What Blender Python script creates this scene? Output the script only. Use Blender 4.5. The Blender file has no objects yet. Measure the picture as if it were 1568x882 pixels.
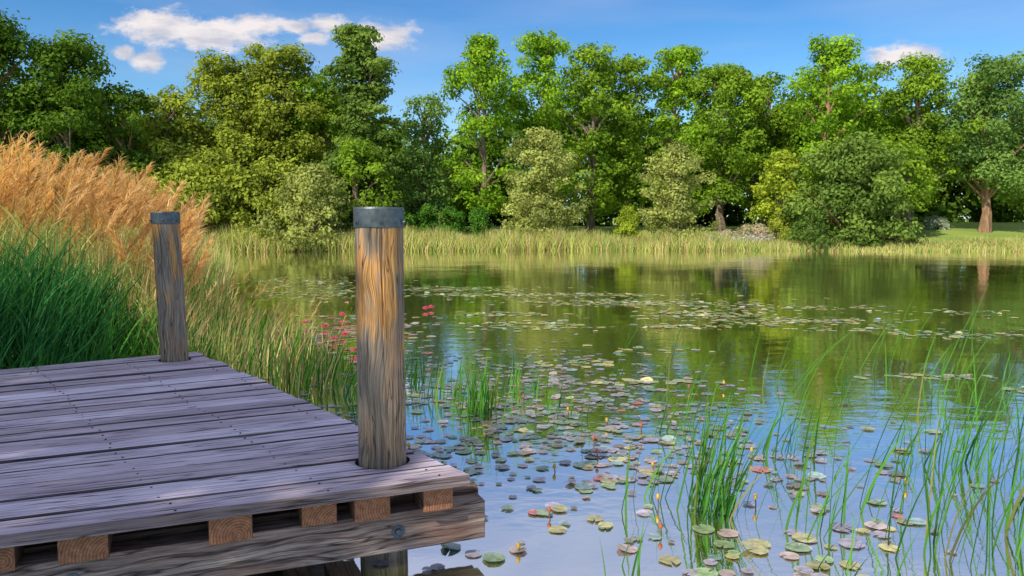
import bpy, math, numpy as np
from mathutils import Vector
scene=bpy.context.scene
rs=np.random.RandomState

# ---------------- helpers ----------------
def mk(name,V,groups,mats,midx=None,attrs=None,colattr=None,uv=None,smooth=False,parent=None):
    V=np.asarray(V,dtype=np.float32)
    me=bpy.data.meshes.new(name)
    me.vertices.add(len(V)); me.vertices.foreach_set('co',V.ravel())
    loops=np.concatenate([np.asarray(g).ravel() for g in groups]).astype(np.int32)
    cnt=np.concatenate([np.full(len(g),np.asarray(g).shape[1]) for g in groups]).astype(np.int32)
    start=np.concatenate([[0],np.cumsum(cnt)[:-1]]).astype(np.int32)
    me.loops.add(len(loops)); me.loops.foreach_set('vertex_index',loops)
    me.polygons.add(len(cnt)); me.polygons.foreach_set('loop_start',start)
    for m in mats: me.materials.append(m)
    if midx is not None: me.polygons.foreach_set('material_index',np.asarray(midx,dtype=np.int32))
    me.polygons.foreach_set('use_smooth',np.full(len(cnt),smooth))
    if attrs:
        for k,a in attrs.items():
            at=me.attributes.new(k,'FLOAT','POINT'); at.data.foreach_set('value',np.asarray(a,dtype=np.float32))
    if colattr is not None:
        at=me.attributes.new('pcol','FLOAT_COLOR','POINT'); at.data.foreach_set('color',np.asarray(colattr,dtype=np.float32).ravel())
    if uv is not None:
        ul=me.uv_layers.new(name='UVMap'); ul.data.foreach_set('uv',np.asarray(uv,dtype=np.float32).ravel())
    me.update(calc_edges=True)
    ob=bpy.data.objects.new(name,me); scene.collection.objects.link(ob)
    if parent: ob.parent=parent
    return ob
def empty(name):
    e=bpy.data.objects.new(name,None); scene.collection.objects.link(e); return e

class NT:
    def __init__(s,mat):
        mat.use_nodes=True; s.t=mat.node_tree; s.t.nodes.clear()
    def n(s,ty,props=None,**ins):
        nd=s.t.nodes.new(ty)
        if props:
            for k,v in props.items(): setattr(nd,k,v)
        for k,v in ins.items():
            key=int(k[1:]) if k[0]=='i' and k[1:].isdigit() else k.replace('_',' ')
            s.set(nd,key,v)
        return nd
    def set(s,nd,key,v):
        sock=nd.inputs[key]
        if isinstance(v,bpy.types.NodeSocket): s.t.links.new(v,sock)
        elif isinstance(v,bpy.types.Node): s.t.links.new(v.outputs[0],sock)
        else:
            if hasattr(sock.default_value,'__len__') and len(sock.default_value)==4 and len(v)==3: v=(*v,1)
            sock.default_value=v
    def ramp(s,fac,stops,interp='LINEAR'):
        nd=s.t.nodes.new('ShaderNodeValToRGB'); cr=nd.color_ramp; cr.interpolation=interp
        while len(cr.elements)<len(stops): cr.elements.new(.5)
        for e,(p,c) in zip(cr.elements,stops):
            e.position=p; e.color=(*c,1) if len(c)==3 else c
        s.set(nd,0,fac); return nd
    def mixc(s,fac,a,b,mode='MIX'):
        nd=s.t.nodes.new('ShaderNodeMix'); nd.data_type='RGBA'; nd.blend_type=mode
        s.set(nd,0,fac); s.set(nd,6,a); s.set(nd,7,b); return nd.outputs[2]
    def math(s,op,a,b=0.0,c=None):
        nd=s.t.nodes.new('ShaderNodeMath'); nd.operation=op; s.set(nd,0,a); s.set(nd,1,b)
        if c is not None: s.set(nd,2,c)
        return nd.outputs[0]
    def out(s,sh): s.n('ShaderNodeOutputMaterial',Surface=sh)

def leaf_mat(name,dark,light,transl=.3,patch=.5):
    m=bpy.data.materials.new(name); T=NT(m)
    at=T.n('ShaderNodeAttribute',{'attribute_name':'tint'})
    c=T.ramp(at.outputs['Fac'],[(0,dark),(1,light)])
    d=T.n('ShaderNodeBsdfDiffuse',Color=c)
    tc=T.mixc(1.,c.outputs[0],(1.2,1.15,.5,1),'MULTIPLY')
    tr=T.n('ShaderNodeBsdfTranslucent',Color=tc)
    T.out(T.n('ShaderNodeMixShader',i0=transl,i1=d,i2=tr)); return m

def bark_mat(name,c1,c2):
    m=bpy.data.materials.new(name); T=NT(m)
    g=T.n('ShaderNodeNewGeometry'); mp=T.n('ShaderNodeMapping',Vector=g.outputs['Position'],Scale=(9,9,2.))
    no=T.n('ShaderNodeTexNoise',Vector=mp,Scale=1.,Detail=5.)
    c=T.ramp(no,[(.3,c1),(.7,c2)])
    b=T.n('ShaderNodeBump',Strength=.6,Distance=.05,Height=no)
    T.out(T.n('ShaderNodeBsdfPrincipled',Base_Color=c,Roughness=.9,Normal=b)); return m

def wood_mat(name,c_dark,c_mid,c_light,patch_col,patch_amt=.4,fine=60.,along=1.6,rough=.75,bump=.5,wavy=.05,warm=None,tlo=(.62,.62,.66),thi=(1.1,1.08,1.08),warmlo=.42,crw=.026,suntop=False):
    """UV: x = along grain (m), y = across (m)"""
    m=bpy.data.materials.new(name); T=NT(m)
    uv=T.n('ShaderNodeUVMap')
    big=T.n('ShaderNodeTexNoise',Vector=T.n('ShaderNodeMapping',Vector=uv,Scale=(1.2,5,1)),Scale=1.,Detail=3.)
    kn=T.n('ShaderNodeTexNoise',Vector=T.n('ShaderNodeMapping',Vector=uv,Scale=(2.6,8.,1)),Scale=1.,Detail=1.5)
    off=T.n('ShaderNodeCombineXYZ',Y=T.math('MULTIPLY',T.math('SUBTRACT',kn.outputs[0],.5),wavy))
    uvd=T.n('ShaderNodeVectorMath',{'operation':'ADD'},i0=uv,i1=off)
    g1=T.n('ShaderNodeTexNoise',Vector=T.n('ShaderNodeMapping',Vector=uvd,Scale=(along,fine,1)),Scale=1.,Detail=6.,Roughness=.65)
    g2=T.n('ShaderNodeTexNoise',Vector=T.n('ShaderNodeMapping',Vector=uvd,Scale=(along*4,fine*3,1)),Scale=1.,Detail=4.,Roughness=.7)
    gg=T.math('MULTIPLY_ADD',g2.outputs[0],.5,T.math('MULTIPLY',g1.outputs[0],.5))
    base=T.ramp(gg,[(.38,c_dark),(.47,c_mid),(.59,c_light)])
    pc=T.mixc(T.math('MULTIPLY',T.ramp(big,[(.42,(0,0,0)),(.66,(1,1,1))]).outputs[0],patch_amt),base.outputs[0],patch_col)
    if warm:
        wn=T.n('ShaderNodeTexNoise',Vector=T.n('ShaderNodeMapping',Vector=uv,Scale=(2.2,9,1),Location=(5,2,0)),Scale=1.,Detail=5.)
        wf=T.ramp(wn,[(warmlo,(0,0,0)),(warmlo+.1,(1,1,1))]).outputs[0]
        if suntop:
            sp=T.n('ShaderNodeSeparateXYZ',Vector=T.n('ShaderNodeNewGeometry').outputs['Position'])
            wf=T.math('MULTIPLY',wf,T.ramp(sp.outputs['Z'],[(.9,(.2,.2,.2)),(1.,(1,1,1))]).outputs[0])  # warm sunlight painted into the colour, full near the top, weak below
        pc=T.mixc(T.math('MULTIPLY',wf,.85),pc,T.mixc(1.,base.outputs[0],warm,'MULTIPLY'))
    ck=T.n('ShaderNodeTexNoise',Vector=T.n('ShaderNodeMapping',Vector=uvd,Scale=(along*.8,fine*.4,1),Location=(3,7,0)),Scale=1.,Detail=2.)
    cr=T.ramp(T.math('ABSOLUTE',T.math('SUBTRACT',ck.outputs[0],.5)),[(0,(.05,.04,.04)),(crw,(1,1,1))])
    vo=T.n('ShaderNodeTexVoronoi',Vector=T.n('ShaderNodeMapping',Vector=uvd,Scale=(1.9,5.5,1)),Scale=1.)
    kk=T.ramp(vo.outputs['Distance'],[(.035,(.2,.15,.12)),(.12,(1,1,1))])
    c2=T.mixc(.9,pc,cr.outputs[0],'MULTIPLY'); c2=T.mixc(.8,c2,kk.outputs[0],'MULTIPLY')
    at=T.n('ShaderNodeAttribute',{'attribute_name':'tint'})
    c2=T.mixc(1.,c2,T.ramp(at.outputs['Fac'],[(0,tlo),(1,thi)]).outputs[0],'MULTIPLY')
    h=T.math('ADD',gg,T.math('MULTIPLY',cr.outputs[0],.35))
    b=T.n('ShaderNodeBump',Strength=bump,Distance=.006,Height=h)
    T.out(T.n('ShaderNodeBsdfPrincipled',Base_Color=c2,Roughness=rough,Normal=b)); return m

def endgrain_mat():
    m=bpy.data.materials.new('endgrain'); T=NT(m)
    uv=T.n('ShaderNodeUVMap')
    mp=T.n('ShaderNodeMapping',Vector=uv,Location=(.03,.05,0),Scale=(1,1,1))
    w=T.n('ShaderNodeTexWave',{'wave_type':'RINGS','rings_direction':'Z'},Vector=mp,Scale=26.,Distortion=3.5,Detail=3.,Detail_Scale=8.)
    no=T.n('ShaderNodeTexNoise',Vector=uv,Scale=35.,Detail=4.)
    f=T.math('MULTIPLY_ADD',no.outputs[0],.75,T.math('MULTIPLY',w.outputs[0],.25))
    c=T.ramp(f,[(.2,(.10,.04,.02)),(.5,(.30,.12,.055)),(.8,(.50,.24,.12))])
    b=T.n('ShaderNodeBump',Strength=.5,Distance=.004,Height=f)
    T.out(T.n('ShaderNodeBsdfPrincipled',Base_Color=c,Roughness=.8,Normal=b)); return m

# ---------------- terrain ----------------
def xs_(y): return np.interp(y,[0,3,5.5,7.5,12,18,28,34,38],[-6.5,-6.5,-5.6,-4.2,-5.2,-7.0,-11.5,-14.5,-14.5])
def dland(x,y):
    x=np.asarray(x,float); y=np.asarray(y,float)
    dl=xs_(y)-x; df=y-(39.6+.7*np.sin(x*.17+.5)+.3*np.sin(x*.6)); dn=.4-y; dr=x-46
    return np.maximum(np.maximum(dl,df),np.maximum(dn*.5,dr))
def gz(x,y):
    d=dland(x,y)
    mx=np.interp(x,[18,24],[1.0,1.3])
    return np.where(d>0,np.minimum(.03+.08*d,mx),np.maximum(d*.5,-1.3))
def terrain():
    u=np.linspace(-1,1,241); X=np.sign(u)*(np.abs(u)**2.6)*420; 
    v=np.linspace(-1,1,241); Y=25+np.sign(v)*(np.abs(v)**2.2)*420
    gx,gy=np.meshgrid(X,Y); z=gz(gx,gy)
    z=z+np.where(z>0.02,.03*np.sin(gx*1.7)*np.sin(gy*1.3),0)
    V=np.stack([gx,gy,z],-1).reshape(-1,3); n=241
    i=np.arange(n*n).reshape(n,n); F=np.stack([i[:-1,:-1],i[:-1,1:],i[1:,1:],i[1:,:-1]],-1).reshape(-1,4)
    m=bpy.data.materials.new('grass_ground'); T=NT(m)
    g=T.n('ShaderNodeNewGeometry')
    a=T.n('ShaderNodeTexNoise',Vector=g.outputs['Position'],Scale=.35,Detail=5.)
    b=T.n('ShaderNodeTexNoise',Vector=g.outputs['Position'],Scale=18.,Detail=4.)
    f=T.math('MULTIPLY_ADD',b.outputs[0],.5,T.math('MULTIPLY',a.outputs[0],.5))
    c=T.ramp(f,[(.3,(.12,.19,.025)),(.52,(.28,.38,.06)),(.75,(.45,.45,.14))])
    sep=T.n('ShaderNodeSeparateXYZ',Vector=g.outputs['Position'])
    mud=T.ramp(sep.outputs['Z'],[(.0,(1,1,1)),(.08,(0,0,0))])
    cc=T.mixc(mud.outputs[0],c.outputs[0],(.035,.028,.015,1))
    bp=T.n('ShaderNodeBump',Strength=.8,Distance=.05,Height=b)
    T.out(T.n('ShaderNodeBsdfPrincipled',Base_Color=cc,Roughness=.95,Normal=bp))
    mk('ground',V,[F],[m],smooth=True)
terrain()

# water
def water():
    m=bpy.data.materials.new('pond_water'); T=NT(m)
    g=T.n('ShaderNodeNewGeometry')
    n1=T.n('ShaderNodeTexNoise',Vector=T.n('ShaderNodeMapping',Vector=g.outputs['Position'],Scale=(1,1.6,1)),Scale=3.2,Detail=3.,Roughness=.55)
    n2=T.n('ShaderNodeTexNoise',Vector=g.outputs['Position'],Scale=.5,Detail=2.)
    n3=T.n('ShaderNodeTexNoise',Vector=g.outputs['Position'],Scale=.16,Detail=2.)
    amp=T.ramp(n3,[(.42,(.25,.25,.25)),(.6,(1,1,1))])
    h=T.math('MULTIPLY_ADD',T.math('MULTIPLY',n1.outputs[0],amp.outputs[0]),.4,n2.outputs[0])
    b=T.n('ShaderNodeBump',Strength=.16,Distance=.08,Height=h)
    fr=T.n('ShaderNodeFresnel',IOR=1.33,Normal=b)
    fac=T.math('MULTIPLY_ADD',fr.outputs[0],.16,.82)
    al=T.ramp(n2,[(.35,(.13,.15,.03)),(.7,(.24,.25,.07))])
    d=T.n('ShaderNodeBsdfDiffuse',Color=al)
    gl=T.n('ShaderNodeBsdfGlossy',Color=(1,.98,.98,1),Roughness=.04,Normal=b)
    T.out(T.n('ShaderNodeMixShader',i0=fac,i1=d,i2=gl))
    xs=np.linspace(-17,48,40); ys=np.linspace(-.5,42.5,30); gx,gy=np.meshgrid(xs,ys)
    V=np.stack([gx,gy,gx*0],-1).reshape(-1,3); i=np.arange(1200).reshape(30,40)
    F=np.stack([i[:-1,:-1],i[:-1,1:],i[1:,1:],i[1:,:-1]],-1).reshape(-1,4)
    mk('pond_water',V,[F],[m])
water()

# ---------------- generic vegetation ----------------
def tube(pts,rad,seg=7):
    pts=np.asarray(pts,float); rad=np.asarray(rad,float); n=len(pts)
    d=np.gradient(pts,axis=0); d/=np.linalg.norm(d,axis=1,keepdims=True)+1e-9
    ref=np.where(np.abs(d[:,2:3])>.9,np.array([[1.,0,0]]),np.array([[0,0,1.]]))
    a=np.cross(d,ref); a/=np.linalg.norm(a,axis=1,keepdims=True); b=np.cross(d,a)
    th=np.linspace(0,2*np.pi,seg,endpoint=False)
    V=pts[:,None]+rad[:,None,None]*(a[:,None]*np.cos(th)[None,:,None]+b[:,None]*np.sin(th)[None,:,None])
    i=np.arange(n*seg).reshape(n,seg); j=np.roll(i,-1,axis=1)
    F=np.stack([i[:-1],j[:-1],j[1:],i[1:]],-1).reshape(-1,4)
    return V.reshape(-1,3),F

def leaves_on(rng,C,R,count,size,flat=.78,upb=.55,fuzz=.16):
    idx=np.repeat(np.arange(len(C)),count)
    n=len(idx)
    d=rng.normal(size=(n,3)); d/=np.linalg.norm(d,axis=1,keepdims=True)
    r=R[idx]*(.35+.7*rng.rand(n)**.75)+np.abs(rng.normal(size=n))*fuzz
    p=C[idx]+d*r[:,None]*np.array([1,1,flat])
    nn=d*.9+rng.normal(size=(n,3))*.45+np.array([-.05,-.1,upb]); nn/=np.linalg.norm(nn,axis=1,keepdims=True)
    a=np.cross(nn,rng.normal(size=(n,3))); a/=np.linalg.norm(a,axis=1,keepdims=True); b=np.cross(nn,a)
    s=(size*(.6+.8*rng.rand(n)))[:,None]
    V=np.stack([p-a*s*.6,p-b*s*.38+nn*s*.1,p+a*s*.6,p+b*s*.38+nn*s*.1],1).reshape(-1,3)
    F=np.arange(n*4).reshape(n,4)
    ct=rng.rand(len(C)); t=np.clip(ct[idx]*.62+rng.rand(n)*.38,0,1)
    return V,F,np.repeat(t,4)

def tree(name,X,Y,H,W,zb,mat,seed,shape='oval',leaf=.17,nclump=60,dens=1.0,bark=None,lean=0.,trunk_r=None,base=None,rsc=1.):
    rng=rs(seed)
    z0=float(gz(X,Y)) if base is None else base
    h=rng.rand(nclump)
    if shape=='oval': h=h**.85; prof=np.sin(np.pi*np.clip(h*.78+.14,0,1))**.62*(.85+.2*np.sin(h*14+seed))
    elif shape=='round': prof=np.sqrt(np.clip(1-((h-.45)/.62)**2,0,1))*(.88+.15*np.sin(h*12+seed))
    elif shape=='bush': h=h**1.05; prof=np.sqrt(np.clip(1-h**2.6,0,1))*(.9+.1*np.sin(h*9+seed))
    elif shape=='pine': prof=np.clip(1.12-h,0.1,1)**.6*(.72+.3*np.sin(h*27+seed))
    prof=np.clip(prof,.05,1)
    rc=W*(.05+.085*rng.rand(nclump)**1.4)*rsc
    th=rng.rand(nclump)*2*np.pi
    lob=1+.24*np.sin(th*2+seed+h*3)+.16*np.sin(th*3+h*6+seed*2)
    rad=np.clip(W/2*lob-rc*.6,0,None)*prof*rng.rand(nclump)**.42
    top=H-.7*rc.mean()
    cx=X+rad*np.cos(th)+lean*h*H; cy=Y+rad*np.sin(th); cz=z0+zb+(h*(top-zb-z0))
    C=np.stack([cx,cy,cz],-1)
    flat=.66 if shape!='pine' else .36
    cnt=(dens*4*np.pi*rc**2*.8/(leaf*leaf*.44)*.62).astype(int)+5
    LV,LF,LT=leaves_on(rng,C,rc,cnt,leaf,flat,fuzz=.15 if W<7 else .2)
    tr=trunk_r or W*.035+.05
    k=8; zz=np.linspace(-.2,(H-z0)*.9,k); wob=np.cumsum(rng.normal(size=(k,2))*.09,axis=0); wob[0]=0
    P=np.stack([X+wob[:,0]+lean*(zz/H)*H*.8,Y+wob[:,1],z0+zz],-1)
    R=tr*np.linspace(1,.14,k)**1.1; R[0]*=1.35
    TV,TF=tube(P,R,8); Vs=[TV];Fs=[TF];o=len(TV)
    for j in rng.choice(nclump,min(nclump,26),replace=False):
        c=C[j]; zs=min(max(zb*.7+z0+.2,c[2]-np.hypot(c[0]-X,c[1]-Y)*.9-.4),z0+(H-z0)*.8)
        f=(zs-z0+.2)/((H-z0)*.9+.2)*(k-1); q=int(min(max(f,0),k-2)); a=P[q]+(P[q+1]-P[q])*(f%1)
        mid=(a+c)/2+np.array([0,0,.03*W])+rng.normal(size=3)*.1
        v,ff=tube([a,a*.45+mid*.55,mid,c],np.array([.36,.27,.2,.07])*tr,5); Vs.append(v);Fs.append(ff+o);o+=len(v)
    V=np.concatenate(Vs+[LV]); nb=sum(len(f) for f in Fs)
    F=np.concatenate(Fs+[LF+o]); mi=np.concatenate([np.zeros(nb),np.ones(len(LF))])
    t=np.concatenate([np.full(o,.5),LT])
    return mk(name,V,[F],[bark or BARK,mat],midx=mi,attrs={'tint':t})

BARK=bark_mat('bark_brown',(.08,.055,.04),(.28,.20,.14))
BARKR=bark_mat('bark_reddish',(.16,.08,.045),(.42,.25,.15))
G_DARK=leaf_mat('leaf_dark',(.035,.085,.012),(.20,.33,.04),.36)
G_MID=leaf_mat('leaf_mid',(.055,.13,.014),(.38,.56,.05),.42)
G_BRIGHT=leaf_mat('leaf_bright',(.07,.17,.014),(.45,.70,.05),.44)
G_OLIVE=leaf_mat('leaf_olive',(.10,.14,.02),(.52,.60,.085),.42)
G_WILLOW=leaf_mat('leaf_willow',(.16,.20,.05),(.57,.62,.18),.4)
G_PINE=leaf_mat('leaf_pine',(.04,.09,.02),(.26,.38,.065),.32)
G_BLUE=leaf_mat('leaf_bluegreen',(.055,.13,.035),(.35,.53,.12),.42)
G_HEDGE=leaf_mat('leaf_hedge',(.03,.10,.015),(.16,.36,.04),.3)
G_YELLOW=leaf_mat('leaf_yellow',(.15,.22,.02),(.58,.69,.07),.42)
F_PINK=leaf_mat('flower_pink',(.28,.32,.14),(.72,.56,.42),.3)
F_LAV=leaf_mat('flower_lavender',(.30,.36,.18),(.62,.56,.56),.25)
F_GREY=leaf_mat('leaf_silver_grey',(.22,.28,.18),(.5,.55,.42),.25)

T=[ # name,X,Y,H,W,zb,mat,shape,nclump
('broadleaf_tree',-25.5,40,11.4,8.5,1.0,G_DARK,'round',120),
('broadleaf_tree',-21.8,40,10.6,6.5,1.0,G_DARK,'round',110),
('broadleaf_tree',-31.5,40,11.5,8,1.0,G_DARK,'round',80),
('broadleaf_tree',-19.9,41,8.6,4.6,.8,G_DARK,'oval',80),
('broadleaf_tree',-20.8,46,8.6,5,.8,G_MID,'oval',80),
('willow_tree',-18.4,44,8.7,6.4,.3,G_OLIVE,'bush',120),
('alder_tree',-16.2,46,10.9,6.4,.8,G_OLIVE,'oval',130),
('alder_tree',-13.5,46,11.5,6.8,.8,G_OLIVE,'oval',140),
('alder_tree',-11.1,46.5,10.1,5.6,.8,G_MID,'oval',115),
('willow_shrub',-15.6,41.4,5.1,6.6,.0,G_OLIVE,'bush',100),
('willow_shrub',-12.4,41,4.7,5.4,.0,G_OLIVE,'bush',90),
('willow_shrub',-10.0,39.6,4.3,4.6,.0,G_WILLOW,'bush',85),
('willow_shrub',-18.9,40,4.4,5.4,.0,G_YELLOW,'bush',70),
('pine_tree',-8.2,44,12.3,6.6,.8,G_PINE,'pine',150),
('broadleaf_tree',-8.0,42,5.8,4.6,.3,G_MID,'bush',80),
('broadleaf_tree',-5.2,50,9.2,5.0,.8,G_BLUE,'oval',70),
('broadleaf_tree',-5.2,46,5.6,4.4,.2,G_BLUE,'bush',70),
('lime_tree',-1.6,46,12.0,5.4,1.3,G_BRIGHT,'oval',120),
('lime_tree',1.9,49,12.8,5.8,1.6,G_BRIGHT,'oval',120),
('broadleaf_tree',4.7,48,11.8,5.4,1.4,G_MID,'oval',115),
('broadleaf_tree',7.2,50,11.6,5.5,1.4,G_MID,'oval',115),
('broadleaf_tree',10.0,50,12.1,5.6,1.4,G_BRIGHT,'oval',115),
('broadleaf_tree',12.7,48,10.8,6.2,2.2,G_MID,'oval',120),
('broadleaf_tree',15.8,50,10.5,5.6,1.2,G_MID,'oval',105),
('oak_tree',18.1,46,11.9,5.6,2.0,G_BRIGHT,'oval',115),
('broadleaf_tree',20.8,50,9.9,5.6,1.2,G_BRIGHT,'oval',100),
('broadleaf_tree',23.6,48,11.3,6.3,2.4,G_MID,'oval',120),
('broadleaf_tree',28.4,48,11.1,7.4,2.4,G_BLUE,'round',125),
('broadleaf_tree',33.0,47,10.4,6.2,2.4,G_MID,'round',90),
('broadleaf_tree',26.0,52,8.9,5.4,1.8,G_MID,'oval',80),
('broadleaf_tree',38.0,47,10.8,7,2.2,G_MID,'round',80),
('willow_bush',1.6,43,6.5,4.6,.0,G_WILLOW,'bush',120),
('willow_bush',8.9,43,5.6,4.2,.0,G_WILLOW,'bush',110),
('oak_tree',17.6,41.5,6.0,6.4,.1,G_PINE,'bush',120),
('broadleaf_tree',21.6,45,6.0,4.5,1.6,G_MID,'round',70),
('broadleaf_tree',15.0,45,5.4,4.2,.3,G_YELLOW,'bush',70),
]
for k,(nm,X,Y,H,W,zb,mt,sh,nc) in enumerate(T):
    leaf=.175 if mt not in (G_WILLOW,) else .13
    tree(nm,X,Y,H,W,zb,mt,100+k,sh,leaf,int(nc*1.08),.84 if sh!='pine' else 1.0,bark=BARKR if k%3==0 else BARK)

for k,(nm,X,Y,H,W,mt) in enumerate([('clipped_hedge',-5.8,42.8,2.3,1.9,G_HEDGE),('clipped_hedge',-4.6,43.1,2.5,1.7,G_HEDGE),('clipped_hedge',-3.2,42.8,2.4,2.0,G_HEDGE),('clipped_hedge',-1.7,42.8,2.3,1.7,G_HEDGE),
    ('round_bush',6.2,42.6,2.3,1.8,G_YELLOW),('yellow_bush',14.6,43.0,2.1,2.0,G_OLIVE),('flowering_shrub',12.9,43.0,1.45,2.6,F_PINK),('flowering_shrub',11.4,42.8,1.1,2.0,F_PINK),('lavender_bed',10.6,42.0,.85,3.4,F_LAV),('lavender_bed',12.6,42.0,.8,2.6,F_LAV),
    ('silver_shrub',26.5,50,1.9,1.6,F_GREY)]):
    rng=rs(900+k); z0=float(gz(X,Y)); n=40
    d=rng.normal(size=(n,3)); d/=np.linalg.norm(d,axis=1,keepdims=True); d[:,2]=np.abs(d[:,2])
    C=np.array([X,Y,z0])+d*np.array([W/2-.2,W/2-.2,max(H-z0-.25,.1)])*rng.rand(n,1)**.2
    V,F,t=leaves_on(rng,C,np.full(n,.27),np.full(n,170),.09,fuzz=.05)
    mk(nm,V,[F],[mt],attrs={'tint':t})

def forest():
    rng=rs(5); Cs=[];Rs=[]
    for i in range(850):
        x=rng.uniform(-75,75); y=rng.uniform(57,66)
        u=x/y*61
        top=9.0+1.1*math.sin(x*.33)+.7*math.sin(x*.9+1)
        if -9<u<-4.5: top-=2.6
        Cs.append((x,y,1.6+(top-1.6)*rng.rand()**.75)); Rs.append(1.0+rng.rand()*.9)
    for i in range(260):
        Cs.append((rng.uniform(-75,75),rng.uniform(62,66),rng.uniform(1,4))); Rs.append(1.6)
    C=np.array(Cs);R=np.array(Rs)
    V,F,t=leaves_on(rng,C,R,np.full(len(C),200),.40,.8,fuzz=.3)
    mk('distant_forest',V,[F],[G_DARK],attrs={'tint':t})
forest()

def blades(rng,B,h,w,az,lean,bend,segs=5,phi=None,tint=None):
    n=len(B); t=np.linspace(0,1,segs+1)[None,:]
    if phi is None: phi=rng.rand(n)*np.pi
    dx=np.cos(az)[:,None]; dy=np.sin(az)[:,None]
    hor=h[:,None]*(lean[:,None]*t+bend[:,None]*t**2)
    z=h[:,None]*(t*np.sqrt(np.clip(1-lean[:,None]**2,.05,1))-.45*bend[:,None]*t**2.2)
    P=B[:,None,:]+np.stack([dx*hor,dy*hor,z],-1)
    wp=(w[:,None]*np.clip(1-t**2.2,0.03,1)*(.65+.5*t*(1-t)*2))
    wv=np.stack([np.cos(phi),np.sin(phi),phi*0],-1)[:,None,:]*wp[...,None]*.5
    V=np.stack([P-wv,P+wv],2).reshape(-1,3)
    m=(segs+1)*2; i=np.arange(n)[:,None]*m+np.arange(segs)[None,:]*2
    F=np.stack([i,i+1,i+3,i+2],-1).reshape(-1,4)
    if tint is None: tint=rng.rand(n)
    tt=np.clip(np.repeat(tint,m)+np.tile(np.repeat(np.linspace(-.12,.12,segs+1),2),n),0,1)
    return V,F,tt
def join(parts):
    o=0;Vs=[];Fs=[];Ts=[];M=[]
    for k,(V,F,t,mi) in enumerate(parts):
        Vs.append(V);Fs.append(F+o);Ts.append(t);M.append(np.full(len(F),mi));o+=len(V)
    return np.concatenate(Vs),np.concatenate(Fs),np.concatenate(Ts),np.concatenate(M)

R_DEEP=leaf_mat('reed_deep_green',(.012,.07,.025),(.09,.33,.09),.38)
R_GREEN=leaf_mat('reed_green',(.03,.12,.025),(.14,.40,.06),.4)
R_YEL=leaf_mat('reed_yellowgreen',(.28,.36,.09),(.74,.74,.25),.42)
R_TAN=leaf_mat('reed_tan',(.40,.28,.12),(.84,.66,.38),.38)
R_STRAW=leaf_mat('reed_straw',(.10,.12,.04),(.32,.30,.10),.35)
R_PLUME=leaf_mat('reed_plume',(.48,.27,.12),(1.0,.70,.40),.45)

def plumes(rng,Pt,L=.3,n=34):
    N=len(Pt); k=rng.rand(N*n); idx=np.repeat(np.arange(N),n)
    sz=(.7+.6*rng.rand(N))[idx]*L/.3; dr=(rng.normal(size=N)*.5)[idx]; ln=(.12+.12*rng.rand(N))[idx]
    base=Pt[idx]+np.stack([k*ln*np.cos(dr)*sz,k*ln*np.sin(dr)*sz,k*.3*sz],-1)
    h=(.045+.12*(1-k)**.8)*(.7+.6*rng.rand(N*n))*sz; az=dr+rng.normal(size=N*n)*.9
    tt=np.clip(rng.rand(N)[idx]*.7+rng.rand(N*n)*.3,0,1)
    return blades(rng,base,h,.010*sz,az,.2+.3*rng.rand(N*n),.3+.5*rng.rand(N*n),2,tint=tt)

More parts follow.
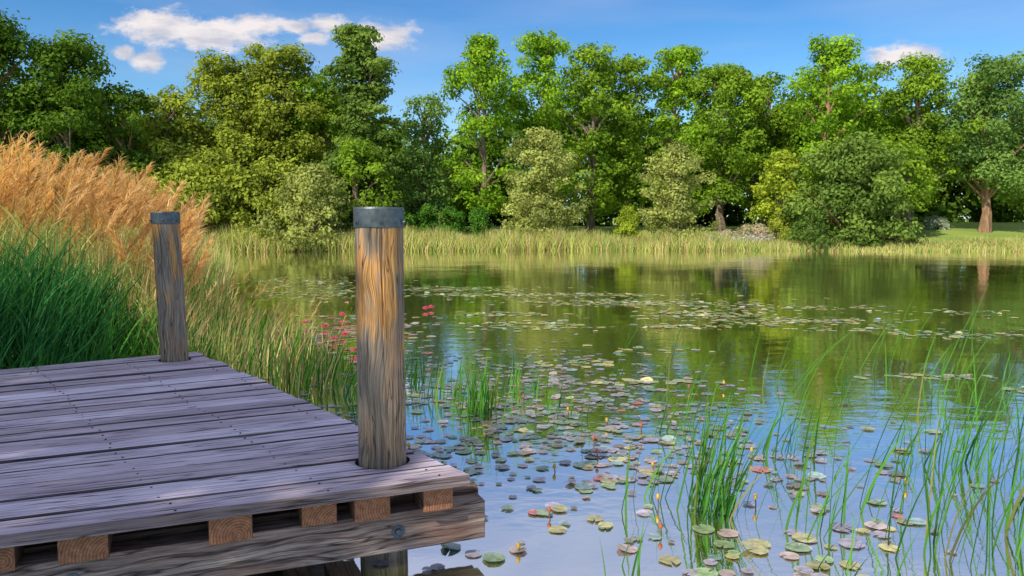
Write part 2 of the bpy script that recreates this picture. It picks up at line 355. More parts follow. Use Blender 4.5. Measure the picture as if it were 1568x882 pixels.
def reed_bed():
    rng=rs(11); parts=[]
    deck_y=lambda x: 6.84+.687*(x+2.74)
    n=5200; x=rng.uniform(-8,-2.9,n); y=deck_y(x)+.18+rng.rand(n)**1.3*2.6
    h=np.interp(x+.25*(y-6.5),[-5,-4.1,-3.6,-3.1,-2.6],[1.8,1.65,1.25,1.0,.85])*(.6+.45*rng.rand(n))
    B=np.stack([x,y,np.minimum(gz(x,y),.1)],-1)
    az=rng.normal(size=n)*1.3
    m=x+.2*(y-6.5)<-3.7
    for sel,mi in ((m,0),(~m,1)):
        s=sel.sum(); parts.append((*blades(rng,B[sel],h[sel],rng.uniform(.014,.038,s),az[sel],rng.uniform(0,.22,s),rng.uniform(.05,.45,s),6),mi))
    n2=5000; j=rng.choice(n,n2); bz=B[j].copy(); bz[:,2]+=h[j]*rng.uniform(.15,.65,n2)
    ml=(bz[:,0]+.2*(bz[:,1]-6.5))<-3.7
    for sel,mi in ((ml,0),(~ml,1)):
        s=sel.sum(); parts.append((*blades(rng,bz[sel],h[j][sel]*rng.uniform(.25,.45,s),rng.uniform(.014,.028,s),rng.rand(s)*6.28,rng.uniform(.2,.5,s),rng.uniform(.2,.7,s),4),mi))
    n=3400; y=rng.uniform(8.2,15,n); u=rng.uniform(-1.05,-.425,n); x=u*y
    hh=np.interp(u,[-1,-.62,-.52,-.44],[2.0,1.98,1.85,1.45])*(.70+.34*rng.rand(n))+ (y-9)*.025
    B=np.stack([x,y,np.minimum(gz(x,y),.15)],-1)
    lean=rng.uniform(.0,.14,n); az=rng.normal(size=n)*.6; bend=rng.uniform(.0,.14,n)
    parts.append((*blades(rng,B,hh,rng.uniform(.008,.014,n),az,lean,bend,4),3))
    n2=9000; j=rng.choice(n,n2); bz=B[j].copy(); f=rng.uniform(.1,.75,n2); bz[:,2]+=hh[j]*f
    mi=(f>.5)
    for sel,m_ in ((mi,2),(~mi,1)):
        s=sel.sum(); parts.append((*blades(rng,bz[sel],hh[j][sel]*rng.uniform(.15,.28,s),rng.uniform(.012,.026,s),rng.rand(s)*6.28,rng.uniform(.15,.5,s),rng.uniform(.2,.7,s),3),m_))
    j=rng.choice(n,700,replace=False); tp=B[j]+np.stack([np.cos(az[j])*hh[j]*(lean+bend)[j],np.sin(az[j])*hh[j]*(lean+bend)[j],hh[j]*(np.sqrt(1-lean[j]**2)-.45*bend[j])-.12],-1)
    parts.append((*plumes(rng,tp,.46,75),4))
    V,F,t,M=join(parts)
    mk('reed_bed',V,[F],[R_DEEP,R_GREEN,R_YEL,R_TAN,R_PLUME],midx=M,attrs={'tint':t})
reed_bed()

def shallow_reeds():
    rng=rs(12); parts=[]
    n=3200; y=rng.uniform(6.9,17,n); k=rng.rand(n)**1.5; u=-.46+k*.27*np.interp(y,[7,9,12,17],[1,.85,.42,.25]); x=u*y
    h=(.5+.5*rng.rand(n))*np.interp(u,[-.46,-.38,-.3,-.19],[1.0,.8,.65,.5])
    B=np.stack([x,y,x*0-.03],-1)
    for a,b,mi in ((0,1500,0),(1500,2200,1),(2200,3200,2)):
        s=b-a; parts.append((*blades(rng,B[a:b],h[a:b],rng.uniform(.010,.022,s),rng.normal(size=s)*1.2,rng.uniform(0,.25,s),rng.uniform(0,.4,s),5),mi))
    j=rng.choice(np.arange(2200,3200),220); tp=B[j]+np.stack([h[j]*.08,h[j]*0,h[j]*1.05],-1)
    parts.append((*plumes(rng,tp,.17,20),3))
    V,F,t,M=join(parts)
    mk('shallow_water_reeds',V,[F],[R_GREEN,R_YEL,R_TAN,R_PLUME],midx=M,attrs={'tint':t})
shallow_reeds()

def shore_reeds():
    rng=rs(13); parts=[]
    n=34000; x=rng.uniform(-15,44,n); yb=39.6+.7*np.sin(x*.17+.5)+.3*np.sin(x*.6); y=yb-.8+rng.rand(n)*3.2
    gap=np.exp(-((x-17.9)/1.6)**2)
    h=(.7+.6*rng.rand(n))*(.85+.15*np.sin(x*.8)+.12*np.sin(x*2.3+y))*(1-.65*gap)*np.interp(x,[-14,0,7,12,20,44],[1.1,1.05,.9,.64,.5,.5])
    B=np.stack([x,y,np.clip(gz(x,y),-.1,1)],-1)
    sp=[(0,4000,0),(4000,25000,1),(25000,34000,2)]
    for a,b,mi in sp:
        s=b-a; parts.append((*blades(rng,B[a:b],h[a:b],rng.uniform(.025,.05,s),rng.rand(s)*6.28,rng.uniform(0,.3,s),rng.uniform(0,.5,s),3),mi))
    n=14000; y=rng.uniform(13,39,n); x=xs_(y)+.7-rng.rand(n)*4.5-(y>30)*rng.rand(n)*2
    h=(.75+.5*rng.rand(n)); B=np.stack([x,y,np.clip(gz(x,y),-.1,1)],-1)
    for a,b,mi in ((0,2500,0),(2500,9000,1),(9000,14000,2)):
        s=b-a; parts.append((*blades(rng,B[a:b],h[a:b],rng.uniform(.02,.04,s),rng.rand(s)*6.28,rng.uniform(0,.2,s),rng.uniform(0,.3,s),3),mi))
    V,F,t,M=join(parts)
    mk('shoreline_reeds',V,[F],[R_GREEN,R_YEL,R_TAN],midx=M,attrs={'tint':t})
shore_reeds()

CL=[(1.06,4.18,.86,70,.11),(.72,4.4,.55,10,.12),(1.53,3.97,.85,8,.12),(1.83,5.25,.65,18,.18),(2.77,5.03,.75,32,.22),(2.05,3.6,.85,16,.16),
(2.5,3.95,.9,16,.25),(1.95,4.07,.8,8,.25),(1.5,3.55,.5,7,.15),(.5,3.5,.4,6,.1),(-.29,6.35,.66,56,.16),(-.6,7.0,.5,36,.25),(.1,7.2,.5,26,.25),
(-1.0,7.6,.55,40,.3),(.45,6.2,.4,12,.3),(-1.5,8.3,.6,46,.4),(2.6,7.5,.6,12,.5),(3.6,6.6,.8,12,.5),(4.2,7.6,.8,16,.6),(3.2,4.7,.9,18,.3),(1.2,7.2,.5,10,.5),(1.3,5.9,.45,10,.3),(-2.0,7.6,.62,60,.35),(-1.2,6.3,.5,30,.25),(3.4,5.4,.9,12,.4)]
for k,(X,Y,h,n,sp) in enumerate(CL):
    rng=rs(300+k); n=int(n*1.15)
    B=np.stack([X+rng.normal(size=n)*sp*.6,Y+rng.normal(size=n)*sp*.6,np.full(n,-.06)],-1)
    rt=1 if X>.6 else .4
    az=rng.normal(size=n)*(.7 if X>.6 else 1.3)
    V,F,t=blades(rng,B,h*(.5+.55*rng.rand(n)),rng.uniform(.008,.019,n),az,rng.uniform(0,.25,n)*(1 if rt==1 else .8),rng.uniform(0,.34,n)*rt+.02,7)
    mi=(rng.rand(n)<.08).astype(int)
    mk('bulrush_clump',V,[F],[R_GREEN,R_STRAW],midx=np.repeat(mi,7),attrs={'tint':t})
rng=rs(77); n=80
x=rng.uniform(.8,5.2,n); y=rng.uniform(3.6,8.5,n)
V,F,t=blades(rng,np.stack([x,y,x*0-.05],-1),rng.uniform(.5,1.15,n),rng.uniform(.006,.011,n),rng.normal(size=n)*.5,rng.uniform(.1,.5,n),rng.uniform(.05,.3,n),8)
mk('scattered_sedge',V,[F],[R_GREEN],attrs={'tint':t})

# lily pads
def pads():
    m=bpy.data.materials.new('lily_pad'); T_=NT(m)
    at=T_.n('ShaderNodeAttribute',{'attribute_name':'pcol'}); g=T_.n('ShaderNodeNewGeometry')
    no=T_.n('ShaderNodeTexNoise',Vector=g.outputs['Position'],Scale=30.,Detail=4.)
    c=T_.mixc(1.,at.outputs['Color'],T_.ramp(no,[(.3,(.65,.6,.55)),(.6,(1.1,1.1,1.1))]).outputs[0],'MULTIPLY')
    T_.out(T_.n('ShaderNodeBsdfPrincipled',Base_Color=c,Roughness=.2,IOR=1.8))
    rng=rs(21); P=[];pal=[]
    green=(.24,.32,.16);yel=(.44,.40,.16);lil=(.36,.32,.37);pink=(.42,.32,.29);brown=(.28,.21,.15);red=(.50,.16,.14);teal=(.26,.35,.31)
    def add(x,y,r,ws,s=1.):
        c=[green,yel,lil,pink,brown,red,teal][rng.choice(7,p=np.array(ws)/sum(ws))]
        P.append((x,y,r)); pal.append(np.array(c)*rng.uniform(.7,1.25)*s)
    cnt=0
    while cnt<1450:
        x=rng.uniform(-2.6,4.2); y=rng.uniform(3.35,11)
        d=math.exp(-((x-(.35-.12*(y-5)))/1.4)**2)*math.exp(-((y-6.3)/2.3)**2)
        d*=.4+.9*(math.sin(x*4.1+1)*math.sin(y*3.3)+.15>0)
        if y<4.6: d*=.35
        if rng.rand()<d*1.1:
            add(x,y,rng.uniform(.018,.046)+(rng.rand()<.12)*.018,[2.6,.6,4.6,2.4,1.6,.1,2]); cnt+=1
    for (cx,cy,sx,sy,k) in [(1.45,3.75,.35,.2,22),(1.1,3.6,.25,.1,8),(1.9,4.2,.3,.3,10),(1.1,4.9,.5,.4,22),(.35,4.15,.25,.2,6),(2.3,5.6,.5,.4,14),(-.3,3.6,.3,.15,2)]:
        for _ in range(k): add(cx+rng.normal()*sx,cy+rng.normal()*sy,rng.uniform(.03,.065),[3,4,2.,2.6,1,.1,1],1.2)
    for (cx,cy,sx,sy,k) in [(-1.5,18,1.3,.4,210),(.6,16.6,1.5,.25,380),(2.4,15,1.2,.35,380),(3.3,13.2,.7,.35,180),(4.6,12.3,.7,.25,160),(.3,11.8,.5,.25,90),(-.1,13.2,.5,.15,70),(2.6,11.7,.5,.15,60),
        (5.2,11.3,.6,.15,40),(6.3,10.8,.6,.2,60),(.75,8.6,.3,.12,24),(1.35,7.7,.3,.06,20),(4.3,8,.35,.1,24),(5.0,7.3,.3,.08,16),(-5.0,20,1.2,1.0,240),(-4.0,17,.8,.8,190),(5.3,14.2,1.0,.25,70),(7.4,13.5,.8,.25,40),(1.8,9.6,.4,.15,14)]:
        for _ in range(k): add(cx+rng.normal()*sx,cy+rng.normal()*sy,rng.uniform(.03,.07),[4,6,.2,.2,.2,0,.2],1.4)
    for _ in range(360): add(-2.3+rng.normal()*.55,11+rng.normal()*1.1,rng.uniform(.03,.07),[3,1.5,1,3,.6,3.6,0],1.2)
    N=len(P);P=np.array(P);pal=np.array(pal); K=14
    rot=rng.rand(N)*6.28; th=rot[:,None]+np.linspace(.13,2*np.pi-.13,K)[None,:]
    rr=P[:,2:3]*(1+.05*rng.normal(size=(N,K)))
    z0=.004+rng.rand(N)*.005; tilt=rng.rand(N)**7*.4
    X=P[:,0:1]+rr*np.cos(th); Y=P[:,1:2]+rr*np.sin(th)
    Z=z0[:,None]+.002*rng.rand(N,K)+np.clip(np.sin(th-rot[:,None]*2)*rr*tilt[:,None],0,1)
    ring=np.stack([X,Y,Z],-1); cen=np.stack([P[:,0]+np.cos(rot)*P[:,2]*.15,P[:,1]+np.sin(rot)*P[:,2]*.15,z0+.001],-1)[:,None]
    V=np.concatenate([cen,ring],1).reshape(-1,3); b=np.arange(N)[:,None]*(K+1)
    k=np.arange(K-1)[None,:]; F=np.stack([b+k*0,b+1+k,b+2+k],-1).reshape(-1,3)
    col=np.ones((N,K+1,4)); col[:,:,:3]=pal[:,None,:]; col[:,0,:3]*=.8
    mk('lily_pads',V,[F],[m],colattr=col.reshape(-1,4))
pads()

def simple_mat(name,c,rough=.5,metal=0.,spec=None):
    m=bpy.data.materials.new(name); T_=NT(m); g=T_.n('ShaderNodeNewGeometry')
    no=T_.n('ShaderNodeTexNoise',Vector=g.outputs['Position'],Scale=40.,Detail=4.)
    cc=T_.mixc(1.,(*c,1),T_.ramp(no,[(.3,(.65,.65,.65)),(.7,(1.15,1.15,1.15))]).outputs[0],'MULTIPLY')
    T_.out(T_.n('ShaderNodeBsdfPrincipled',Base_Color=cc,Roughness=rough,Metallic=metal)); return m
M_RED=simple_mat('lily_petal_red',(.85,.09,.22)); M_YEL=simple_mat('lily_bud_yellow',(.6,.36,.05)); M_STEM=simple_mat('lily_stem',(.12,.09,.03)); M_BRED=simple_mat('lily_bud_red',(.4,.1,.05))
def flower(X,Y,r,seed):
    rng=rs(seed); Vs=[];Fs=[];o=0
    for ringi,(n,el,l) in enumerate(((9,.35,1.),(8,.75,.9),(6,1.15,.75))):
        for k in range(n):
            a=2*math.pi*(k+.5*ringi)/n+rng.normal()*.05; d=np.array([math.cos(a)*math.cos(el),math.sin(a)*math.cos(el),math.sin(el)]); s=np.array([-math.sin(a),math.cos(a),0])
            c=np.array([X,Y,.03]); 
            Vs+= [c,c+d*r*l*.55+s*r*.2,c+d*r*l+np.array([0,0,.012]),c+d*r*l*.55-s*r*.2]; Fs.append([o,o+1,o+2,o+3]); o+=4
    for k in range(8):
        a=k*.785; Vs+=[np.array([X,Y,.05])+np.array([math.cos(a+q)*.014,math.sin(a+q)*.014,zq]) for q,zq in ((0,0),(.6,0),(.6,.03),(0,.03))]; Fs.append([o,o+1,o+2,o+3]); o+=4
    mk('water_lily',np.array(Vs),[np.array(Fs)],[M_RED,M_YEL],midx=[0]*23+[1]*8)
for k,(x,y) in enumerate([(-1.5,13.7),(-1.42,13.9),(-2.25,10.6),(-2.3,10.2),(-1.86,9.3),(-2.7,11.4),(-2.75,12.8),(-3.1,11.8),(-1.9,11.2),(-2.5,13.2),(-1.6,10.1)]): flower(x,y,.07,k)
def buds():
    rng=rs(8); Vs=[];Fs=[];M=[];o=0
    pts=[(.95,5.75,.07),(.81,4.3,.05),(.03,3.7,.02),(.2,4.15,.03),(1.35,4.3,.05),(.45,6.3,.06),(.75,3.9,.04),(1.6,5.2,.05),(-.2,5.6,.04),(.1,6.8,.05)]+[(rng.uniform(-.8,2.4),rng.uniform(4.2,7.5),rng.uniform(.02,.055)) for _ in range(12)]
    for i,(x,y,z) in enumerate(pts):
        v,f=tube([(x,y,-.05),(x+.004,y,z*.5),(x,y,z)],[.004,.004,.004],5); Vs.append(v);Fs.append(f+o);M+=[0]*len(f);o+=len(v)
        r=.012; v,f=tube([(x,y,z-.004),(x,y,z+.004),(x,y,z+.012),(x,y,z+.022),(x,y,z+.032)],[.004,r*.8,r,r*.8,.003],9); Vs.append(v);Fs.append(f+o);M+=[1 if i%3 else 2]*len(f);o+=len(v)
    mk('pond_lily_buds',np.concatenate(Vs),[np.concatenate(Fs)],[M_STEM,M_YEL,M_BRED],midx=M,smooth=True)
buds()

# ---------------- dock ----------------
dock=empty('wooden_dock')
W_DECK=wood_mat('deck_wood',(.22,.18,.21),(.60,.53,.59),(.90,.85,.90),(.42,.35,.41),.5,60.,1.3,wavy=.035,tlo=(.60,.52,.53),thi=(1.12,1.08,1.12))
W_EDGE_SHADE=wood_mat('deck_edge_shade_wood',(.03,.025,.025),(.09,.07,.07),(.17,.13,.12),(.06,.045,.045),.5,60.,1.3,wavy=.035)  # plank sides painted dark to give the gaps between boards their shade
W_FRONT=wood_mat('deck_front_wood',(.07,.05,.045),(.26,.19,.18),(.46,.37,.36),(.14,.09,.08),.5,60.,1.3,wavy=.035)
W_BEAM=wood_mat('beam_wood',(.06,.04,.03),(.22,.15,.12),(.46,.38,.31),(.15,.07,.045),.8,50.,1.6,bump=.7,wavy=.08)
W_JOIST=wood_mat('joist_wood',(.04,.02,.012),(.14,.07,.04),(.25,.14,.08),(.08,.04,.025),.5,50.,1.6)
W_POST=wood_mat('post_wood',(.075,.055,.04),(.22,.165,.12),(.42,.33,.25),(.14,.11,.085),.5,75.,1.5,bump=1.,wavy=.09,warm=(2.0,1.25,.42,1),warmlo=.46,crw=.014,suntop=True)  # orange sunlight on the upper post is painted into this wood colour
ENDG=endgrain_mat()
A=np.array([-.19,3.49]); Bp=np.array([-2.74,6.84]); a0=math.radians(180+22.15); a1=math.radians(180+34.5)
TOP=.45; TH=.048
NAILP=[]
def planks():
    rng=rs(31); n=20; wds=rng.uniform(.8,1.2,n); s=np.concatenate([[0],np.cumsum(wds)]); s/=s[-1]
    V=[];Q=[];C=[];uvq=[];uvc=[];t=[];MI=[];o=0; L=5.2; nu=44
    for k in range(n):
        s0=s[k]; s1=s[k+1]; end=rng.uniform(-.015,.02); tn=rng.rand(); dz=rng.uniform(-.006,.006); gap=.004+rng.rand()*.004
        us=np.linspace(end,L,nu); ph=rng.rand(4)*6
        rows=[]
        for u in us:
            def line(sv):
                a=a0+(a1-a0)*sv; return A+(Bp-A)*sv+u*np.array([math.cos(a),math.sin(a)])
            p0=line(s0);p1=line(s1); d=p1-p0; w=np.linalg.norm(d); d/=w
            e0=gap+.002*math.sin(u*5+ph[0])+rng.normal()*.0008; e1=w-gap-.002*math.sin(u*4+ph[1])+rng.normal()*.0008
            zt=TOP+dz+.002*math.sin(u*2+ph[2]); cup=.003*math.sin(ph[3])
            b=.006
            prof=[(e0,-TH),(e0,-b),(e0+b,0),((e0+e1)/2,cup),(e1-b,0),(e1,-b),(e1,-TH)]
            rows.append([( *(p0+d*q),zt+z) for q,z in prof])
        for uu in (.12,.65,1.3,2.0,2.8,3.6):
            ri=int((uu-end)/(L-end)*(nu-1)); r_=rows[ri]
            for f in (.22,.78):
                a_=np.array(r_[2]); b_=np.array(r_[4]); NAILP.append(a_*(1-f)+b_*f+np.array([0,0,.001]))
        V+= [p for r in rows for p in r]; m=7
        cross=[-.045,-.006,.0,.09,.18,.186,.23,.40]
        off=k*1.37+rng.rand(); ou=rng.rand()*20
        for i in range(nu-1):
            for j in range(m):
                j2=(j+1)%m
                Q.append([o+i*m+j,o+(i+1)*m+j,o+(i+1)*m+j2,o+i*m+j2])
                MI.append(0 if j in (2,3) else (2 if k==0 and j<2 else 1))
                c0=cross[j]+off; c1=cross[j+1]+off; u0=us[i]+ou;u1=us[i+1]+ou
                uvq+=[(u0,c0),(u1,c0),(u1,c1),(u0,c1)]
        C.append([o+j for j in range(m)]); C.append([o+(nu-1)*m+j for j in range(m)][::-1])
        for _ in range(2): uvc+=[(ou+.0,off),(ou+.01,off+.03),(ou+.01,off+.03),(ou+.01,off+.07),(ou+.01,off+.1),(ou+.01,off+.13),(ou,off+.14)]
        t+=[tn]*(nu*m); o+=nu*m
    return mk('deck_planks',np.array(V),[np.array(Q),np.array(C)],[W_DECK,W_EDGE_SHADE,W_FRONT],midx=MI+[2]*len(C),attrs={'tint':t},uv=uvq+uvc,parent=dock)
pl=planks()
posts=[(-.617,3.71,.112),(-2.77,6.47,.106)]
for i,(x,y,r) in enumerate(posts):
    bpy.ops.mesh.primitive_cylinder_add(vertices=40,radius=r+.018,depth=.6,location=(x,y,TOP)); c=bpy.context.object
    c.data.materials.append(W_EDGE_SHADE)
    md=pl.modifiers.new('hole','BOOLEAN'); md.object=c; md.operation='DIFFERENCE'; md.solver='EXACT'
    bpy.context.view_layer.objects.active=pl; pl.select_set(True)
    bpy.ops.object.modifier_apply(modifier='hole'); bpy.data.objects.remove(c,do_unlink=True)
NAIL=simple_mat('rusty_nail',(.05,.03,.025),.6,.4)
def nails():
    Vs=[];Fs=[];o=0; rng=rs(4)
    for p in NAILP:
        if min(math.hypot(p[0]-x,p[1]-y) for x,y,_ in posts)<.17: continue
        p=p+np.array([rng.normal()*.008,rng.normal()*.008,0])
        v,f=tube([p+np.array([0,0,-.006]),p+np.array([0,0,.0015]),p+np.array([0,0,.0022])],[.0055,.0055,.0003],8); Vs.append(v);Fs.append(f+o);o+=len(v)
    mk('nail_heads',np.concatenate(Vs),[np.concatenate(Fs)],[NAIL],parent=dock)
nails()

e1=np.array([math.cos(a0),math.sin(a0),0]); e2=np.array([e1[1],-e1[0],0])
if e2[1]<0: e2=-e2
A3=np.array([A[0],A[1],0])
def box(name,O,a,b,La,Lb,Lc,mats,seed,parent,tint=.6):
    c=np.array([0,0,1.]); O=np.asarray(O,float)
    pts=[O+a*i*La+b*j*Lb+c*k*Lc for i in(0,1) for j in(0,1) for k in(0,1)]
    idx=lambda i,j,k:i*4+j*2+k
    F=[];uv=[];mi=[]; rg=rs(seed); off=rg.rand()*9; ou=rg.rand()*9
    F.append([idx(0,0,0),idx(1,0,0),idx(1,0,1),idx(0,0,1)]); uv+=[(ou,off),(ou+La,off),(ou+La,off+Lc),(ou,off+Lc)]; mi.append(0)
    F.append([idx(0,1,0),idx(0,1,1),idx(1,1,1),idx(1,1,0)]); uv+=[(ou,off+1),(ou,off+1+Lc),(ou+La,off+1+Lc),(ou+La,off+1)]; mi.append(0)
    F.append([idx(0,0,1),idx(1,0,1),idx(1,1,1),idx(0,1,1)]); uv+=[(ou,off+2),(ou+La,off+2),(ou+La,off+2+Lb),(ou,off+2+Lb)]; mi.append(0)
    F.append([idx(0,0,0),idx(0,1,0),idx(1,1,0),idx(1,0,0)]); uv+=[(ou,off+3),(ou,off+3+Lb),(ou+La,off+3+Lb),(ou+La,off+3)]; mi.append(0)
    q=rg.uniform(-.1,.0,2)
    F.append([idx(0,0,0),idx(0,0,1),idx(0,1,1),idx(0,1,0)]); uv+=[(q[0],q[1]),(q[0],q[1]+Lc),(q[0]+Lb,q[1]+Lc),(q[0]+Lb,q[1])]; mi.append(1)
    F.append([idx(1,0,0),idx(1,1,0),idx(1,1,1),idx(1,0,1)]); uv+=[(0,0),(Lb,0),(Lb,Lc),(0,Lc)]; mi.append(1)
    ob=mk(name,np.array(pts),[np.array(F)],mats,midx=mi,attrs={'tint':[tint]*8},uv=uv,parent=parent)
    bv=ob.modifiers.new('b','BEVEL'); bv.width=.006; bv.segments=2
    return ob
for k,(s,w,dd) in enumerate([(.127,.14,0),(.425,.16,.01),(.651,.15,.03),(1.014,.17,-.01),(1.55,.175,.0),(1.86,.16,.02),(2.4,.16,0),(3.0,.16,.01)]):
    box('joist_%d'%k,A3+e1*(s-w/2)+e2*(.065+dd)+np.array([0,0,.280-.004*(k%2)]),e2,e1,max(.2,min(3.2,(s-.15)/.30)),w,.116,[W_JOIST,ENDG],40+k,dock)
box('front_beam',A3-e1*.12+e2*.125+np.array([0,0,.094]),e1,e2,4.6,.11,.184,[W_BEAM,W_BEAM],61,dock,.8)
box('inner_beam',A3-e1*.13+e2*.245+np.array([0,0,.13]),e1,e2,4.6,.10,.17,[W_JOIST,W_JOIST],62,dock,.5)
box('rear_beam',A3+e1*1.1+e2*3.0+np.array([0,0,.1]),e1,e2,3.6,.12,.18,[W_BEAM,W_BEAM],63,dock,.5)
METAL=simple_mat('galvanised_metal',(.14,.16,.18),.5,.75)
def disc_bolt(name,P,nrm,r,parent):
    nrm=np.array(nrm,float); nrm/=np.linalg.norm(nrm); P=np.array(P,float)
    v1,f1=tube([P,P+nrm*.004,P+nrm*.005],[r,r,r*.55],20); 
    v2,f2=tube([P+nrm*.003,P+nrm*.014,P+nrm*.0165,P+nrm*.017],[r*.5,r*.5,r*.4,.0005],6)
    return mk(name,np.concatenate([v1,v2]),[np.concatenate([f1,f2+len(v1)])],[METAL],parent=parent)
disc_bolt('bolt',A3+e1*.30+e2*.125+np.array([0,0,.19]),-e2,.03,dock)
disc_bolt('bolt_2',A3+e1*1.6+e2*.125+np.array([0,0,.19]),-e2,.03,dock)
def post(X,Y,R,Ht,lean,seed):
    rng=rs(seed); e=empty('wooden_post'); nt=170; nz=110
    z=np.linspace(-.6,Ht,nz); th=np.linspace(0,2*np.pi,nt+1)
    TT,ZZ=np.meshgrid(th,z)
    r=R*(1+.012*np.sin(TT*2+ZZ*1.3+seed)+.008*np.sin(TT*5+ZZ*4)+.004*np.sin(TT*23+3*np.sin(ZZ*5)))
    for k in range(22):
        t0=rng.rand()*6.28; zc=rng.uniform(0,Ht); zl=rng.uniform(.15,.6); dp=rng.uniform(.005,.018); wd=rng.uniform(.015,.04)
        tt=t0+.06*np.sin(ZZ*4+k)+.03*np.sin(ZZ*11+k); dd=np.abs((TT-tt+np.pi)%(2*np.pi)-np.pi)
        r-=dp*np.exp(-(dd/wd)**2)*np.exp(-((ZZ-zc)/zl)**4)
    for k in range(3):
        t0=rng.uniform(3.6,5.9); zc=rng.uniform(.55,Ht-.3); dd=((TT-t0)*R)**2+((ZZ-zc)*.7)**2
        r-=.008*np.exp(-dd/.0004); r+=.006*np.exp(-dd/.003)
    lx,ly=lean
    V=np.stack([X+r*np.cos(TT)+lx*(ZZ-TOP),Y+r*np.sin(TT)+ly*(ZZ-TOP),ZZ],-1).reshape(-1,3)
    i=np.arange(nz*(nt+1)).reshape(nz,nt+1); F=np.stack([i[:-1,:-1],i[:-1,1:],i[1:,1:],i[1:,:-1]],-1).reshape(-1,4)
    U=np.stack([ZZ+seed*3.1,TT*R+seed],-1).reshape(-1,2); uv=U[F.ravel()]
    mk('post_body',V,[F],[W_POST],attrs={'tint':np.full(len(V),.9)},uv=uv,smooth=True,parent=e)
    c=lambda zz:(X+lx*(zz-TOP),Y+ly*(zz-TOP),zz)
    v,f=tube([c(Ht-.088),c(Ht-.086),c(Ht-.002),c(Ht+.006),c(Ht+.008)],[R+.001,R+.005,R+.005,R+.001,.001],56)
    mk('metal_cap',v,[f],[METAL],parent=e,smooth=False)
    for k,a in enumerate((-1.35,-.3,-2.4)):
        p=np.array(c(Ht-.062))+np.array([math.cos(a),math.sin(a),0])*(R+.004)
        disc_bolt('cap_screw_%d'%k,p,(math.cos(a),math.sin(a),0),.011,e)
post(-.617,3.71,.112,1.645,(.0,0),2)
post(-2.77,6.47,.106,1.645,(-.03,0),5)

# shade tree on the bank behind-left of the camera
tree('shade_tree',-8.7,-3.4,11.0,6.6,5.0,G_MID,555,'round',.2,85,.58,base=.3,trunk_r=.25,rsc=1.2)

# ---------------- light ----------------
sd=Vector((-.45,-.62,.64)).normalized()
L=bpy.data.lights.new('sun','SUN'); L.energy=5.0; L.angle=math.radians(.6); L.color=(1,.92,.76)
lo=bpy.data.objects.new('sun',L); scene.collection.objects.link(lo); lo.rotation_euler=sd.to_track_quat('Z','Y').to_euler()
w=bpy.data.worlds.new('World'); scene.world=w; w.use_nodes=True
T_=NT(w)
sky=T_.n('ShaderNodeTexSky',{'sky_type':'NISHITA','sun_disc':False,'sun_elevation':math.asin(sd.z),'sun_rotation':math.atan2(sd.x,sd.y)%(2*math.pi),'air_density':1.0,'dust_density':.3,'ozone_density':3.0})
tc=T_.n('ShaderNodeTexCoord'); sp=T_.n('ShaderNodeSeparateXYZ',Vector=tc.outputs['Generated'])
ysafe=T_.math('MAXIMUM',sp.outputs['Y'],.05)
a=T_.math('DIVIDE',sp.outputs['X'],ysafe); b=T_.math('DIVIDE',sp.outputs['Z'],ysafe)
ab=T_.n('ShaderNodeCombineXYZ',X=a,Y=b)
best=None
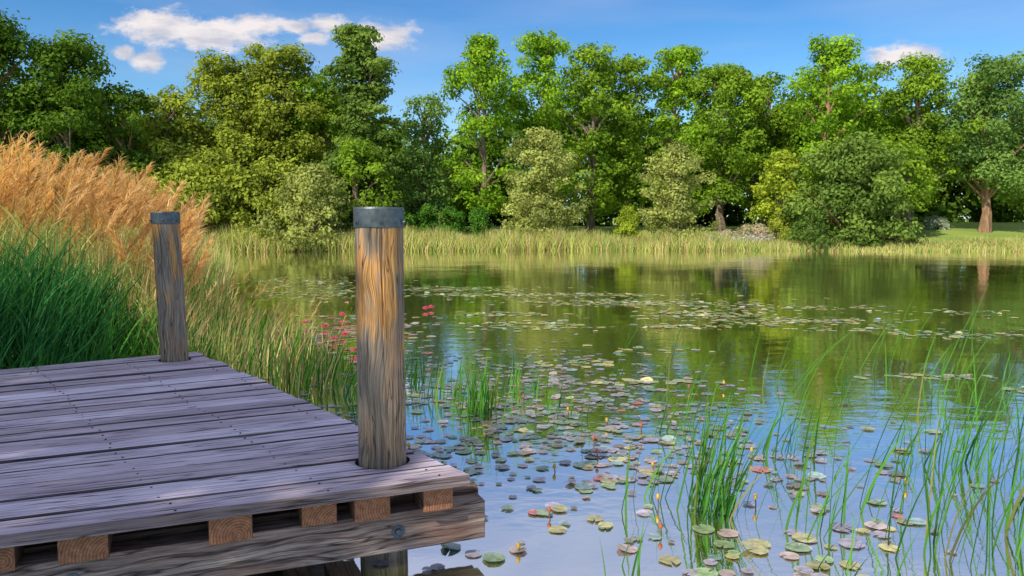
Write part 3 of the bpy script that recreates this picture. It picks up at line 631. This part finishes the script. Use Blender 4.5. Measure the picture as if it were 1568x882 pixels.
for (ca,cb,sa,sb) in [(-.43,.233,.085,.026),(-.365,.225,.09,.025),(-.31,.234,.06,.018),(-.160,.222,.055,.022),(-.227,.239,.036,.013),(-.268,.234,.03,.013),(-.243,.219,.024,.010),(-.447,.193,.026,.018),(-.475,.204,.018,.011),(.482,.201,.06,.018),(1.1,.3,.2,.04),(-1.2,.35,.25,.05)]:
    v=T_.n('ShaderNodeVectorMath',{'operation':'SUBTRACT'},i0=ab,i1=(ca,cb,0))
    v=T_.n('ShaderNodeVectorMath',{'operation':'MULTIPLY'},i0=v,i1=(1/sa,1/sb,0))
    ln=T_.n('ShaderNodeVectorMath',{'operation':'LENGTH'},i0=v)
    q=T_.math('SUBTRACT',1.0,ln.outputs['Value'])
    best=q if best is None else T_.math('MAXIMUM',best,q)
cn=T_.n('ShaderNodeTexNoise',Vector=T_.n('ShaderNodeMapping',Vector=ab,Scale=(30,55,1)),Scale=1.,Detail=8.,Roughness=.66)
dens=T_.math('ADD',best,T_.math('MULTIPLY',T_.math('SUBTRACT',cn.outputs[0],.5),2.0))
cm=T_.ramp(dens,[(.0,(0,0,0)),(.65,(1,1,1))],'EASE')
cs=T_.n('ShaderNodeTexNoise',Vector=T_.n('ShaderNodeMapping',Vector=ab,Scale=(20,60,1),Location=(.3,.4,0)),Scale=1.,Detail=5.)
ccol=T_.ramp(cs,[(.35,(4.0,4.0,4.5)),(.6,(6.6,6.0,5.8))])
ci=T_.n('ShaderNodeTexNoise',Vector=T_.n('ShaderNodeMapping',Vector=tc.outputs['Generated'],Scale=(1.5,2,9)),Scale=1.6,Detail=4.)
high=T_.ramp(sp.outputs['Z'],[(.24,(0,0,0)),(.42,(1,1,1))])
cim=T_.math('ADD',T_.math('MULTIPLY',T_.ramp(ci,[(.45,(0,0,0)),(.75,(1,1,1))]).outputs[0],.25),T_.math('MULTIPLY',high.outputs[0],.62))
tint=T_.mixc(1.,sky.outputs[0],T_.ramp(sp.outputs['Z'],[(.05,(.68,.92,1.02)),(.27,(.28,.62,.90))]).outputs[0],'MULTIPLY')
c1=T_.mixc(cim,tint,(4.4,4.7,6.1,1))
c2=T_.mixc(T_.math('MULTIPLY',cm.outputs[0],.92),c1,ccol.outputs[0])
bg=T_.n('ShaderNodeBackground',Color=c2,Strength=.15)
T_.n('ShaderNodeOutputWorld',Surface=bg)

cam=bpy.data.cameras.new('camera'); co=bpy.data.objects.new('camera',cam); scene.collection.objects.link(co)
cam.lens=28; cam.sensor_width=36; cam.clip_end=2000; cam.clip_start=.05
co.location=(0,0,1.6); co.rotation_euler=(math.radians(85),0,0); scene.camera=co
scene.view_settings.view_transform='Standard'; scene.view_settings.look='None'; scene.view_settings.exposure=0
